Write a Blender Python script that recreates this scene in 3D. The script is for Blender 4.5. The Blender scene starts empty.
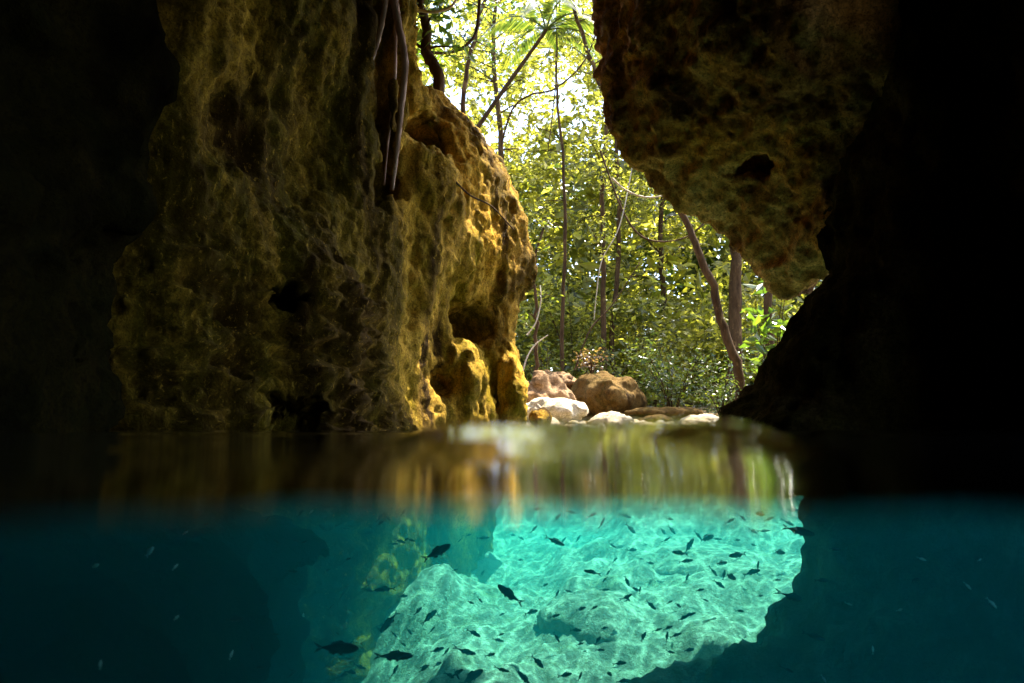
import bpy, math, random
import numpy as np
from mathutils import Vector, Matrix
R = math.radians
rng = np.random.default_rng(7); random.seed(7)
sc = bpy.context.scene
C = sc.collection

# ------------------------------------------------------------------ camera
HOR = 429.0
PITCH = math.atan((HOR - 341.5) / 683.0)
CAMZ = 0.012
cam = bpy.data.cameras.new('camera'); camo = bpy.data.objects.new('camera', cam); C.objects.link(camo)
cam.lens = 24.0; cam.sensor_width = 36.0; cam.clip_end = 2000; cam.clip_start = 0.005
camo.location = (0, 0, CAMZ); camo.rotation_euler = (math.pi / 2 + PITCH, 0, 0)
cam.dof.use_dof = True; cam.dof.focus_distance = 9.0; cam.dof.aperture_fstop = 3.5
sc.camera = camo

def at(px, py, d):
    """point of the place seen at pixel px,py at depth d (metres along +Y)"""
    a = (px - 512) / 683.0; b = (341.5 - py) / 683.0
    cy, sy = math.cos(PITCH), math.sin(PITCH)
    v = Vector((a, cy - b * sy, sy + b * cy))
    v *= d / v.y
    return Vector((v.x, v.y, v.z + CAMZ))

# ------------------------------------------------------------------ noise (numpy)
def _h(ix, iy, iz, s):
    h = (ix.astype(np.uint32) * np.uint32(374761393) + iy.astype(np.uint32) * np.uint32(668265263)
         + iz.astype(np.uint32) * np.uint32(2147483647) + np.uint32((s * 974711 + 13) & 0xffffffff))
    h = (h ^ (h >> np.uint32(13))) * np.uint32(1274126177)
    h = (h ^ (h >> np.uint32(15))) * np.uint32(2246822519)
    h = h ^ (h >> np.uint32(16))
    return h.astype(np.float32) * np.float32(2.0 / 4294967295.0) - np.float32(1)

def noise(p, s=0):
    f = np.floor(p); i = f.astype(np.int64) & 0xffffffff
    t = (p - f).astype(np.float32); t = t * t * t * (t * (t * 6 - 15) + 10)
    i1 = (i + 1) & 0xffffffff
    x, y, z = t[..., 0], t[..., 1], t[..., 2]
    def c(a, b, d):
        return _h(i1[..., 0] if a else i[..., 0], i1[..., 1] if b else i[..., 1], i1[..., 2] if d else i[..., 2], s)
    x00 = c(0,0,0) * (1-x) + c(1,0,0) * x; x10 = c(0,1,0) * (1-x) + c(1,1,0) * x
    x01 = c(0,0,1) * (1-x) + c(1,0,1) * x; x11 = c(0,1,1) * (1-x) + c(1,1,1) * x
    return (x00 * (1-y) + x10 * y) * (1-z) + (x01 * (1-y) + x11 * y) * z

def fbm(p, o=4, s=0, g=0.5, l=2.03):
    r = 0; a = 1.0
    for k in range(o):
        r = r + a * noise(p * (l ** k) + 17.3 * k, s + k); a *= g
    return r

def ridged(p, o=4, s=0, g=0.5):
    r = 0; a = 1.0
    for k in range(o):
        r = r + a * (1 - 2 * np.abs(noise(p * (2.05 ** k) + 9.1 * k, s + k))); a *= g
    return r

def smin(a, b, k):
    h = np.clip(0.5 + 0.5 * (b - a) / k, 0, 1)
    return b * (1 - h) + a * h - k * h * (1 - h)
def smax(a, b, k): return -smin(-a, -b, k)
def sstep(a, b, x):
    t = np.clip((x - a) / (b - a), 0, 1); return t * t * (3 - 2 * t)

def sd_poly(x, z, P):
    """signed distance to a closed polygon in the x,z plane"""
    P = np.asarray(P, float); d = np.full(x.shape, 1e9); ins = np.zeros(x.shape, bool)
    n = len(P)
    for i in range(n):
        a, b = P[i], P[i - 1]
        ex, ez = b[0] - a[0], b[1] - a[1]
        wx, wz = x - a[0], z - a[1]
        t = np.clip((wx * ex + wz * ez) / (ex * ex + ez * ez + 1e-12), 0, 1)
        d = np.minimum(d, (wx - ex * t) ** 2 + (wz - ez * t) ** 2)
        c = ((a[1] > z) != (b[1] > z))
        if abs(b[1] - a[1]) > 1e-9:
            ins ^= c & (x < (b[0] - a[0]) * (z - a[1]) / (b[1] - a[1]) + a[0])
    d = np.sqrt(d)
    return np.where(ins, -d, d)

# ------------------------------------------------------------------ surface nets
def surface_nets(fn, lo, hi, h):
    lo = np.array(lo, float); hi = np.array(hi, float)
    n = np.ceil((hi - lo) / h).astype(int) + 1
    g = np.stack(np.meshgrid(*[lo[k] + h * np.arange(n[k]) for k in range(3)], indexing='ij'), -1)
    f = fn(g).astype(np.float32)
    for k in range(3):                                   # close the shape at the grid's border
        for e in (0, -1):
            sl = [slice(None)] * 3; sl[k] = e; f[tuple(sl)] = np.maximum(f[tuple(sl)], h * .5)
    acc = np.zeros(tuple(n - 1) + (3,), np.float32); cnt = np.zeros(tuple(n - 1), np.float32)
    ins = f < 0
    quads = []
    cid = np.arange((n[0]-1)*(n[1]-1)*(n[2]-1)).reshape(tuple(n - 1))
    for ax in range(3):
        s0 = [slice(None)] * 3; s1 = [slice(None)] * 3; s0[ax] = slice(0, -1); s1[ax] = slice(1, None)
        f0, f1 = f[tuple(s0)], f[tuple(s1)]
        idx = np.argwhere((f0 < 0) != (f1 < 0))
        a = f0[tuple(idx.T)]; b = f1[tuple(idx.T)]
        t = a / (a - b)
        pos = idx.astype(np.float32).copy(); pos[:, ax] += t
        o1, o2 = [k for k in range(3) if k != ax]
        cells = []
        for d1, d2 in ((0, 0), (1, 0), (1, 1), (0, 1)):
            c = idx.copy(); c[:, o1] -= d1; c[:, o2] -= d2
            ok = (c[:, o1] >= 0) & (c[:, o2] >= 0) & (c[:, o1] < n[o1]-1) & (c[:, o2] < n[o2]-1)
            cc = c[ok]
            np.add.at(acc, tuple(cc.T), pos[ok]); np.add.at(cnt, tuple(cc.T), 1)
            cells.append((c, ok))
        allok = np.all([o for _, o in cells], 0)
        q = np.stack([cid[tuple(c[allok].T)] for c, _ in cells], 1)
        flip = (a[allok] < 0)
        if ax == 1: flip = ~flip
        q[flip] = q[flip][:, ::-1]
        quads.append(q)
    quads = np.concatenate(quads)
    used = np.unique(quads)
    remap = np.full(cid.size, -1); remap[used] = np.arange(len(used))
    v = (acc.reshape(-1, 3)[used] / cnt.reshape(-1)[used][:, None]) * h + lo
    return v, remap[quads][:, ::-1]

def subdivide(v, q):
    e = np.stack([q, np.roll(q, -1, 1)], -1).reshape(-1, 2); e.sort(1)
    key = e[:, 0].astype(np.int64) * len(v) + e[:, 1]
    uk, inv = np.unique(key, return_inverse=True)
    em = (v[uk // len(v)] + v[uk % len(v)]) * .5
    fm = v[q].mean(1)
    n0 = len(v); n1 = n0 + len(em)
    ei = inv.reshape(-1, 4) + n0; fi = np.arange(len(q)) + n1
    nq = np.concatenate([np.stack([q[:, k], ei[:, k], fi, ei[:, k - 1]], 1) for k in range(4)])
    return np.concatenate([v, em, fm]), nq

def vnormals(v, q):
    n = np.cross(v[q[:, 2]] - v[q[:, 0]], v[q[:, 3]] - v[q[:, 1]])
    o = np.zeros_like(v)
    for k in range(4): np.add.at(o, q[:, k], n)
    return o / (np.linalg.norm(o, axis=1, keepdims=True) + 1e-9)

def relax(v, q, it=2, w=.5):
    for _ in range(it):
        s = np.zeros_like(v); c = np.zeros(len(v))
        for k in range(4):
            np.add.at(s, q[:, k], v[q[:, k - 1]] + v[q[:, (k + 1) % 4]]); np.add.at(c, q[:, k], 2)
        v = v * (1 - w) + w * s / c[:, None]
    return v

# ------------------------------------------------------------------ objects
def mesh_from(name, v, f, smooth=True):
    m = bpy.data.meshes.new(name)
    v = np.asarray(v, np.float32); f = np.asarray(f, np.int32); k = f.shape[1]
    m.vertices.add(len(v)); m.vertices.foreach_set('co', v.ravel())
    m.loops.add(f.size); m.loops.foreach_set('vertex_index', f.ravel())
    m.polygons.add(len(f)); m.polygons.foreach_set('loop_start', np.arange(0, f.size, k, dtype=np.int32))
    try: m.polygons.foreach_set('loop_total', np.full(len(f), k, np.int32))
    except Exception: pass
    m.polygons.foreach_set('use_smooth', np.full(len(f), smooth))
    m.update(); m.validate()
    return m

def obj(name, mesh, mat=None, parent=None, loc=None):
    if isinstance(mesh, tuple): mesh = mesh_from(name, *mesh)
    o = bpy.data.objects.new(name, mesh); C.objects.link(o)
    if mat and not mesh.materials: mesh.materials.append(mat)
    if parent: o.parent = parent
    if loc is not None: o.location = loc
    return o
def tag(o, label=None, cat=None, group=None, kind=None):
    if label: o['label'] = label
    if cat: o['category'] = cat
    if group: o['group'] = group
    if kind: o['kind'] = kind
    return o
def thing(name, label, cat, loc=(0, 0, 0), group=None):
    o = bpy.data.objects.new(name, None); C.objects.link(o); o.location = loc; o.empty_display_size = .1
    return tag(o, label, cat, group)

class MB:                                                 # collects quads
    def __init__(s): s.v = []; s.f = []; s.n = 0
    def add(s, v, f):
        v = np.asarray(v, float); s.v.append(v); s.f.append(np.asarray(f) + s.n); s.n += len(v)
    def tube(s, pts, rad, n=8, bump=0.0, seed=0):
        pts = [Vector(p) for p in pts]; m = len(pts)
        rad = rad if hasattr(rad, '__len__') else [rad] * m
        up = Vector((.3, .9, .2)); V = []; rr = random.Random(seed)
        for i, p in enumerate(pts):
            t = (pts[min(i + 1, m - 1)] - pts[max(i - 1, 0)]).normalized()
            a = t.cross(up).normalized() if abs(t.dot(up)) < .98 else t.orthogonal().normalized()
            b = t.cross(a)
            for k in range(n):
                an = 2 * math.pi * k / n; r = rad[i] * (1 + bump * (rr.random() - .5))
                V.append(p + a * (math.cos(an) * r) + b * (math.sin(an) * r))
        F = [(i * n + k, i * n + (k + 1) % n, (i + 1) * n + (k + 1) % n, (i + 1) * n + k) for i in range(m - 1) for k in range(n)]
        for e in (0, m - 1):                              # end caps as quads
            ring = [e * n + k for k in range(n)]
            for k in range(1, n // 2):
                F.append((ring[k - 1], ring[k], ring[n - 1 - k], ring[(n - k) % n]))
        s.add([tuple(x) for x in V], F)
    def mesh(s, name, smooth=True):
        return mesh_from(name, np.concatenate(s.v), np.concatenate(s.f), smooth)

def spline(P, n=8):
    """Catmull-Rom through the points"""
    P = [Vector(p) for p in P]; out = []
    for i in range(len(P) - 1):
        a = P[max(i - 1, 0)]; b = P[i]; c = P[i + 1]; d = P[min(i + 2, len(P) - 1)]
        for k in range(n):
            t = k / n
            out.append(.5 * ((2 * b) + (c - a) * t + (2 * a - 5 * b + 4 * c - d) * t * t + (3 * b - a - 3 * c + d) * t ** 3))
    return out + [P[-1]]

# ------------------------------------------------------------------ materials
class NT:
    def __init__(s, name):
        s.m = bpy.data.materials.new(name); s.m.use_nodes = True; s.t = s.m.node_tree; s.t.nodes.clear()
        s.out = s.n('ShaderNodeOutputMaterial')
    def n(s, t, **k):
        x = s.t.nodes.new(t)
        for a, b in k.items(): setattr(x, a, b)
        return x
    def l(s, a, b): s.t.links.new(a, b)
    def val(s, sock, v):
        if hasattr(v, 'is_output') or hasattr(v, 'links'): s.l(v, sock)
        else: sock.default_value = v
    def coord(s, scale=(1, 1, 1), out='Object', loc=(0, 0, 0)):
        c = s.n('ShaderNodeTexCoord'); m = s.n('ShaderNodeMapping'); s.l(c.outputs[out], m.inputs[0])
        m.inputs['Scale'].default_value = scale; m.inputs['Location'].default_value = loc; return m.outputs[0]
    def noise(s, vec, scale, detail=6, rough=.55, dist=0):
        x = s.n('ShaderNodeTexNoise'); s.l(vec, x.inputs['Vector']); x.inputs['Scale'].default_value = scale
        x.inputs['Detail'].default_value = detail; x.inputs['Roughness'].default_value = rough; x.inputs['Distortion'].default_value = dist
        return x.outputs['Fac']
    def ramp(s, f, stops):
        r = s.n('ShaderNodeValToRGB'); s.l(f, r.inputs[0]); e = r.color_ramp.elements
        while len(e) < len(stops): e.new(.5)
        for i, (p, c) in enumerate(stops):
            e[i].position = p; e[i].color = (c, c, c, 1) if not hasattr(c, '__len__') else (*c, 1)
        return r.outputs[0]
    def mix(s, f, a, b, blend='MIX'):
        x = s.n('ShaderNodeMix', data_type='RGBA', blend_type=blend)
        for k, v in ((0, f), (6, a), (7, b)):
            if hasattr(v, 'links'): s.l(v, x.inputs[k])
            else: x.inputs[k].default_value = (*v, 1) if hasattr(v, '__len__') else v
        return x.outputs[2]
    def math(s, op, a, b=0.0, c=None):
        x = s.n('ShaderNodeMath', operation=op)
        s.val(x.inputs[0], a); s.val(x.inputs[1], b)
        if c is not None: s.val(x.inputs[2], c)
        return x.outputs[0]
    def bsdf(s, col, rough=.85, bump=None, bstr=.5, bdist=.02, spec=.3):
        b = s.n('ShaderNodeBsdfPrincipled')
        s.l(col, b.inputs['Base Color']) if hasattr(col, 'links') else setattr(b.inputs['Base Color'], 'default_value', (*col, 1))
        s.val(b.inputs['Roughness'], rough); b.inputs['Specular IOR Level'].default_value = spec
        if bump is not None:
            n = s.n('ShaderNodeBump'); s.l(bump, n.inputs['Height']); n.inputs['Strength'].default_value = bstr; n.inputs['Distance'].default_value = bdist
            s.l(n.outputs[0], b.inputs['Normal'])
        return b
    def done(s, sh): s.l(sh.outputs[0], s.out.inputs['Surface']); return s.m

def rock_mat(name, pale, mid, moss, dark, streak=(1, 1, .35), s1=.9, s2=2.2, mossy=.5, darky=.45, fine=9, spec=.04, stain=0, bulk=None):
    t = NT(name)
    v = t.coord(streak); vi = t.coord()
    n1 = t.noise(v, s1, 8, .62, .6); n2 = t.noise(v, s2, 8, .65, 1.2); n3 = t.noise(vi, fine, 8, .7)
    n4 = t.noise(t.coord(streak, loc=(5, 3, 1)), s1 * 1.6, 7, .6, .8)
    col = t.mix(t.ramp(n1, [(.36, 0), (.62, 1)]), mid, pale)
    col = t.mix(t.ramp(n2, [(mossy - .08, 1), (mossy + .1, 0)]), col, moss)
    col = t.mix(t.ramp(n4, [(darky - .1, 1), (darky + .07, 0)]), col, dark)
    if bulk:                                              # front mass: mossier, and darkened in colour to stand in for cave shade
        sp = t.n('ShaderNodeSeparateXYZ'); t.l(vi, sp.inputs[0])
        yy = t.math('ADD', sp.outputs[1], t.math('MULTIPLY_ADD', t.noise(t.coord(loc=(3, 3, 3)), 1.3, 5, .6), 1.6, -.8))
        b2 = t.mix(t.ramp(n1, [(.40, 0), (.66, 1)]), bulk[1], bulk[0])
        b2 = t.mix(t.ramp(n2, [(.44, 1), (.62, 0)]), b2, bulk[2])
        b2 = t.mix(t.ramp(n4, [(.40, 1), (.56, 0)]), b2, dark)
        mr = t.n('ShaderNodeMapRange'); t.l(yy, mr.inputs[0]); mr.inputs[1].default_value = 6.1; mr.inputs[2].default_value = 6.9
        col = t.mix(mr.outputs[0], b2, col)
    if stain:
        n6 = t.noise(t.coord((1, 1, .6), loc=(2, 7, 4)), .75, 5, .6, .5)
        col = t.mix(t.ramp(n6, [(stain - .10, .85), (stain + .06, 0)]), col, dark)
    n5 = t.noise(t.coord((1, 1, streak[2] ** .5)), fine * 3.2, 5, .75)
    col = t.mix(t.ramp(n3, [(.30, .6), (.52, 0)]), col, dark)
    col = t.mix(t.ramp(n5, [(.36, .55), (.52, 0)]), col, dark)
    col = t.mix(t.ramp(n5, [(.58, 0), (.74, .6)]), col, pale)
    n8 = t.noise(vi, fine * 6.5, 3, .8)
    col = t.mix(t.ramp(n8, [(.36, .7), (.48, 0)]), col, dark)
    hb = t.math('ADD', t.math('MULTIPLY', n3, .6), t.math('MULTIPLY', t.noise(vi, fine * 4, 6, .7), .35))
    return t.done(t.bsdf(col, .8, hb, .9, .05, spec))

M = {}
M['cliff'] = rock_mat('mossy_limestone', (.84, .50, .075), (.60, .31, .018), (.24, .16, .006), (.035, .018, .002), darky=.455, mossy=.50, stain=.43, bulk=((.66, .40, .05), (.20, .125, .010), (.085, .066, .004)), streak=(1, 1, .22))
M['overhang'] = rock_mat('overhang_limestone', (.95, .52, .16), (.80, .31, .025), (.38, .145, .010), (.07, .026, .005), streak=(1, 1, 1), s1=1.1, s2=1.9, mossy=.43, darky=.44)
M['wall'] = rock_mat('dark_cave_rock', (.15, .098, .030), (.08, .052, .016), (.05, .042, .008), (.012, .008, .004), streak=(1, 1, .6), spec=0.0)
M['ledge'] = rock_mat('silty_ledge', (.40, .40, .34), (.30, .31, .26), (.2, .22, .14), (.12, .13, .09), streak=(1, 1, .6), s1=1.2, s2=2.4, fine=10)
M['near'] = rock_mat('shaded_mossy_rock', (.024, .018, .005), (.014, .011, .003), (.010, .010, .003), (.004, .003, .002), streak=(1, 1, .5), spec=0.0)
M['boulder'] = rock_mat('pale_boulder', (.82, .72, .54), (.68, .54, .34), (.30, .26, .06), (.12, .08, .04), streak=(1, 1, 1), s1=2, s2=4, mossy=.36, darky=.36, fine=20)
M['brown'] = rock_mat('brown_boulder', (.24, .145, .045), (.15, .085, .022), (.09, .065, .014), (.035, .02, .008), streak=(1, 1, 1), s1=1.5, s2=3, mossy=.42, darky=.4, fine=16)
M['red'] = rock_mat('reddish_rock', (.52, .34, .19), (.36, .20, .09), (.20, .11, .045), (.06, .035, .015), streak=(1, 1, 1), s1=3, s2=5, mossy=.4, darky=.42, fine=18)
M['bed'] = rock_mat('pale_lakebed', (.50, .49, .40), (.40, .40, .32), (.26, .28, .18), (.16, .18, .11), streak=(1, 1, .6), s1=.8, s2=2.4, mossy=.38, darky=.33, fine=6)
M['ground'] = rock_mat('leaf_litter', (.56, .42, .26), (.38, .25, .12), (.12, .12, .03), (.06, .04, .02), streak=(1, 1, 1), s1=1.2, s2=3, fine=14)

def bark_mat(name, a, b):
    t = NT(name); v = t.coord((1, 1, .25)); n = t.noise(v, 9, 6, .7)
    n2 = t.noise(t.coord((1, 1, .6)), 5, 5, .7)
    col = t.mix(t.ramp(n, [(.35, 0), (.65, 1)]), a, b)
    col = t.mix(t.ramp(n2, [(.56, 0), (.66, .8)]), col, (b[0] * 1.9, b[1] * 2.1, b[2] * 2.0))
    return t.done(t.bsdf(col, .9, n, 1.0, .03, .1))
M['bark'] = bark_mat('bark', (.035, .018, .008), (.10, .058, .026))
M['palebark'] = bark_mat('pale_vine_bark', (.40, .32, .22), (.62, .52, .40))
M['root'] = bark_mat('root_bark', (.30, .17, .12), (.52, .34, .24))

def leaf_mat(name, cols, trans=.55):
    t = NT(name)
    g = t.n('ShaderNodeNewGeometry'); n = t.noise(t.coord(), .55, 3, .6)
    f = t.math('ADD', t.math('MULTIPLY', g.outputs['Random Per Island'], .55), t.math('MULTIPLY', n, .45))
    col = t.ramp(f, [(.15, cols[0]), (.5, cols[1]), (.8, cols[2])])
    d = t.bsdf(col, .33, spec=.8); tr = t.n('ShaderNodeBsdfTranslucent')
    tc = t.mix(1.0, col, (1.0, 1.0, .55), 'MULTIPLY'); tc2 = t.mix(1.0, tc, (2.1, 2.1, 1.4), 'MULTIPLY')
    t.l(tc2, tr.inputs['Color'])
    mx = t.n('ShaderNodeMixShader'); mx.inputs[0].default_value = trans
    t.l(d.outputs[0], mx.inputs[1]); t.l(tr.outputs[0], mx.inputs[2])
    return t.done(mx)
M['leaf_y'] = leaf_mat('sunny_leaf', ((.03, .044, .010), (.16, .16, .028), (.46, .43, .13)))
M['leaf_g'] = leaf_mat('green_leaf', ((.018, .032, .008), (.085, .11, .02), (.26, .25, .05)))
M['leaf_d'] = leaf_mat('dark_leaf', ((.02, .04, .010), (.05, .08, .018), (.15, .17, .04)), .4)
M['leaf_b'] = leaf_mat('broad_leaf', ((.03, .06, .01), (.06, .105, .015), (.12, .15, .025)))
M['dry'] = leaf_mat('dry_leaf', ((.08, .04, .018), (.16, .09, .04), (.28, .19, .11)), .3)

def fish_mat():
    t = NT('dark_fish_skin'); v = t.coord(out='Generated'); sx = t.n('ShaderNodeSeparateXYZ'); t.l(v, sx.inputs[0])
    n = t.noise(t.coord((1, 1, 3)), 30, 4)
    k = t.math('ADD', sx.outputs[2], t.math('MULTIPLY', n, .3))
    return t.done(t.bsdf(t.ramp(k, [(.25, (.07, .09, .07)), (.6, (.02, .03, .028)), (.9, (.01, .014, .014))]), .5, spec=.2))
M['fish'] = fish_mat()
M['eye'] = NT('fish_eye'); M['eye'] = M['eye'].done(M['eye'].bsdf((.01, .01, .01), .2))
t = NT('silver_fish_skin'); M['silver'] = t.done(t.bsdf((.8, .85, .82), .35, spec=.6))

# ------------------------------------------------------------------ rock bodies
def seg_dist(g, a, b):
    a = np.array(a); b = np.array(b); d = b - a
    t = np.clip(((g - a) @ d) / (d @ d), 0, 1)[..., None]
    return np.linalg.norm(g - (a + t * d), axis=-1), t[..., 0]
def ell(g, c, r):
    c = np.array(c); r = np.array(r, float)
    k = np.linalg.norm((g - c) / r, axis=-1)
    return (k - 1) * r.min()

# left cliff: rock where x < X(y, z)
TY = [-6, 2.6, 3.1, 3.6, 4.0, 4.4, 5, 6, 6.6, 7.2, 7.8, 8.3, 9.4]
TX = [-4.2, -4.0, -3.6, -3.2, -2.75, -2.15, -1.60, -1.10, -.98, -.52, -.12, .20, .26]
EZ = [-3, -1.2, -.3, .05, .5, 1.05, 1.5, 1.9, 2.7, 3.1, 3.5, 4.0, 4.6, 5.2, 6.5]
EX = [.0, -.05, .05, .25, .10, -.05, .06, .30, .31, .24, -.05, -.55, -1.15, -1.6, -3.0]
cav = [(at(420, 148, 7.2), (.30, .55, .34)), (at(466, 325, 7.85), (.40, .45, .27)), (at(380, 188, 6.5), (.16, .3, .2)),
       (at(497, 385, 8.0), (.07, .4, .36)), (at(285, 300, 5.3), (.22, .3, .16)), (at(345, 345, 5.9), (.10, .3, .4)), (at(225, 120, 4.7), (.16, .3, .4)), (at(440, 384, 7.3), (.16, .3, .15)), (at(338, 360, 6.0), (.12, .35, .42)), (at(290, 412, 5.2), (.22, .4, .18)), (at(540, 205, 8.6), (.07, .3, .05))]
def f_left(g):
    x, y, z = g[..., 0], g[..., 1], g[..., 2]
    X = np.interp(y, TY, TX)
    E = np.interp(z, EZ, EX) - .25
    X = X + sstep(6.35, 7.6, y) * E
    X = X + .18 * sstep(.55, -.1, z) * sstep(7.8, 6.5, y)             # foot flares at the water line
    X = X - .15 * sstep(-.15, -.7, z) * sstep(7.2, 6.0, y)     # under water it draws back
    X = X - .28 * sstep(.3, 2.2, z) * sstep(6.4, 5.0, y) * (1 - sstep(2.6, 3.6, z))
    d = (x - X) * .82
    fl = np.stack([x * 1.3, y * 1.3, z * .26], -1)
    d = d + .12 * ridged(fl, 2, 3) + .13 * fbm(g * .9, 2, 11)
    d = smax(d, y - 9.0, .5)
    # cleft with the hanging root
    for dd in (6.05, 6.3, 6.5):
        s, tt = seg_dist(g, at(384, -60, dd), at(382, 205, dd + .1)); d = smax(d, -(s - (.19 - .09 * tt)), .06)
    for c, r in cav:
        d = smax(d, -ell(g, c, r), .10)
    # knob beside the hole and rounded pillar
    d = smin(d, ell(g, at(512, 395, 8.2), (.15, .25, .62)), .2)
    d = smin(d, ell(g, at(470, 372, 7.5), (.13, .22, .30)), .25)
    d = smin(d, ell(g, at(540, 420, 8.4), (.12, .3, .12)), .1)
    return d

SIL = [(593, -60), (597, 0), (606, 55), (622, 108), (648, 152), (690, 187), (738, 215), (768, 245), (786, 284), (799, 293), (818, 276), (834, 235), (850, 200)]
D_OV = 5.8
PO = [(at(p, q, D_OV).x, at(p, q, D_OV).z) for p, q in SIL] + [(9, 1.8), (9, 7.5), (.8, 7.5)]
def f_over(g):
    x, y, z = g[..., 0], g[..., 1], g[..., 2]
    s = np.clip(D_OV - y, -1, 4)
    d = sd_poly(x - .22 * s, z - .30 * s - .05 * s * s * (s > 0), PO)
    d = d + .06 * fbm(g * np.array([1.1, 1.1, 1.6]), 3, 21) + .025 * ridged(g * 1.4, 2, 31)
    d = smax(d, y - 6.2, .25); d = smax(d, 3.6 - y, .2)
    for c, r in ((at(762, 168, 5.5), (.20, .3, .09)), (at(735, 90, 5.2), (.15, .25, .09)), (at(700, 60, 5.1), (.13, .2, .08))):
        d = smax(d, -ell(g, c, r), .08)
    return d

WA = [(722, 440), (725, 424), (742, 398), (757, 382), (768, 356), (781, 338), (797, 300), (826, 268), (834, 235), (838, 170), (846, 90), (850, -60)]
PA = [(at(p, q, 4.4).x + .25, at(p, q, 4.4).z) for p, q in WA] + [(4.0, 8), (9, 8), (9, -3.4), (1.5, -3.4)]
WB = [(560, 740), (640, 690), (668, 676), (705, 664), (728, 640), (757, 622), (780, 596), (790, 566), (799, 545), (806, 512), (812, 470), (830, 430), (860, 380), (900, 200)]
PB = [(at(p, q, 4.4).x + .07, at(p, q, 4.4).z) for p, q in WB[:11]] + [(2.2, .05), (9, .05), (9, -3.4), (.3, -3.4)]
def f_wall(g):
    x, y, z = g[..., 0], g[..., 1], g[..., 2]
    a = sd_poly(x, z, PA); a = smax(a, np.abs(y - 4.65) - .6, .3)
    a = smax(a, -(z + .35), .3)
    d = smin(a, smax(smax(2.9 - x + .25 * np.clip(-z, 0, 3), y - 5.2, .3), 3 - y, .3), .4)
    return d + .06 * fbm(g * 1.3, 3, 41) + .02 * ridged(g * 2.3, 2, 51) - .01

NY = [-6, .5, 1.5, 2.5, 3.2, 3.8, 4.8]
def f_near(g):
    x, y, z = g[..., 0], g[..., 1], g[..., 2]
    up = np.interp(y, NY, [-2.1, -2.1, -2.05, -1.93, -1.87, -2.1, -3.0]); dn = np.interp(y, NY, [-.8, -.82, -.88, -1.0, -1.14, -1.25, -1.5]) - .22 * fbm(g * np.array([1.2, 1.6, .8]), 2, 261)
    X = dn + (up - dn) * sstep(-.65, -.12, z) - .25 * sstep(.5, 4, z)
    d = smax((x - X) * .85, y - 3.7 - 1.0 * sstep(-.12, -.5, z), .3)
    return d + .12 * fbm(g * 1.5, 3, 241) + .06 * ridged(g * 2.1, 2, 251)

def f_ledge(g):
    x, y, z = g[..., 0], g[..., 1], g[..., 2]
    b = sd_poly(x - .55 * np.clip(3.9 - y, 0, 8), z, PB); b = smax(b, y - 4.6, .25); b = smax(b, z + .14, .15)
    return b + .09 * fbm(g * 1.7, 3, 41) + .05 * ridged(g * 2.3, 2, 51) - .03

def f_roof(g):
    x, y, z = g[..., 0], g[..., 1], g[..., 2]
    d = 6.3 - .36 * np.clip(8.8 - y, 0, 5.5) - z
    d = smax(d, y - 6.5 - 2.3 * sstep(2.95, 2.45, x), .4)  # out of view; front edge drawn forward to shade the cliff and pool
    d = smin(d, y + 5.0, .6)
    d = smax(d, z - 7.5, .2)
    return d + .25 * fbm(g * .8, 2, 61)
ROOF_Y = 9.0

def rock(name, fn, lo, hi, h, sub, mat, label, det, cat='rock'):
    v, q = surface_nets(fn, lo, hi, h)
    v = relax(v, q, 1, .5)
    for _ in range(sub): v, q = subdivide(v, q); v = relax(v, q, 1, .35)
    n = vnormals(v, q)
    v = v + n * det(v)[:, None]
    o = obj(name, (v, q), mat)
    return tag(o, label, cat)

def det_left(p):
    vert = np.stack([p[:, 0] * 3, p[:, 1] * 3, p[:, 2] * 1.1], -1)
    pit = .018 * sstep(.18, .5, noise(p * np.array([7., 7., 5.]), 77)) + .025 * sstep(.1, .4, noise(p * 15, 78))
    low = sstep(1.7, .8, p[:, 2]) * sstep(6.6, 5.6, p[:, 1])
    strat = np.stack([p[:, 0] * 2.5, p[:, 1] * 2.5, p[:, 2] * 7], -1)
    fold = np.stack([p[:, 0] * 5, p[:, 1] * 5, p[:, 2] * .8], -1)
    a = .022 * ridged(fold, 3, 75, .5) + .010 * ridged(vert, 5, 71, .62) + .032 * fbm(p * 4.2, 5, 81, .66)
    b = .11 * fbm(strat, 5, 91, .66) + .05 * ridged(strat * .7, 4, 95)
    return a * (1 - .7 * low) + b * low - pit
def det_gen(p): return .05 * fbm(p * 3.2, 5, 101, .62) + .025 * ridged(p * np.array([4., 4., 6.]), 4, 111, .6) - .03 * sstep(.15, .5, noise(p * 8, 115))

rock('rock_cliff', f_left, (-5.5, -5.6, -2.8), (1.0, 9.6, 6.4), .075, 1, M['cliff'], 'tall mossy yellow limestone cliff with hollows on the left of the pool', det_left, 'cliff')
rock('rock_overhang', f_over, (.3, 4.2, .8), (6.0, 7.9, 7.0), .065, 1, M['overhang'], 'hanging ochre rock overhang curving down from the upper right', det_gen, 'rock')
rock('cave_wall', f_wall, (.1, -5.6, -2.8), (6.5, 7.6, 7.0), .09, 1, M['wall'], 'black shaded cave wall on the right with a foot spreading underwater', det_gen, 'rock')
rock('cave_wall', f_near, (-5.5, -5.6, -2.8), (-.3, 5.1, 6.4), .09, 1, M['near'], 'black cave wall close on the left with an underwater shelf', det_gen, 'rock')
rock('submerged_ledge', f_ledge, (.1, -1.0, -2.8), (6.5, 5.0, .3), .08, 1, M['ledge'], 'blue shaded rock ledge underwater on the right in front of the bright slope', det_gen, 'rock')
rock('unseen_roof', f_roof, (-6, -6.2, -2.9), (6.5, ROOF_Y + .5, 7.8), .2, 1, M['wall'], 'unseen dark rock vault above and behind the viewer, front edge shaped to cast shade', det_gen, 'rock')

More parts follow.
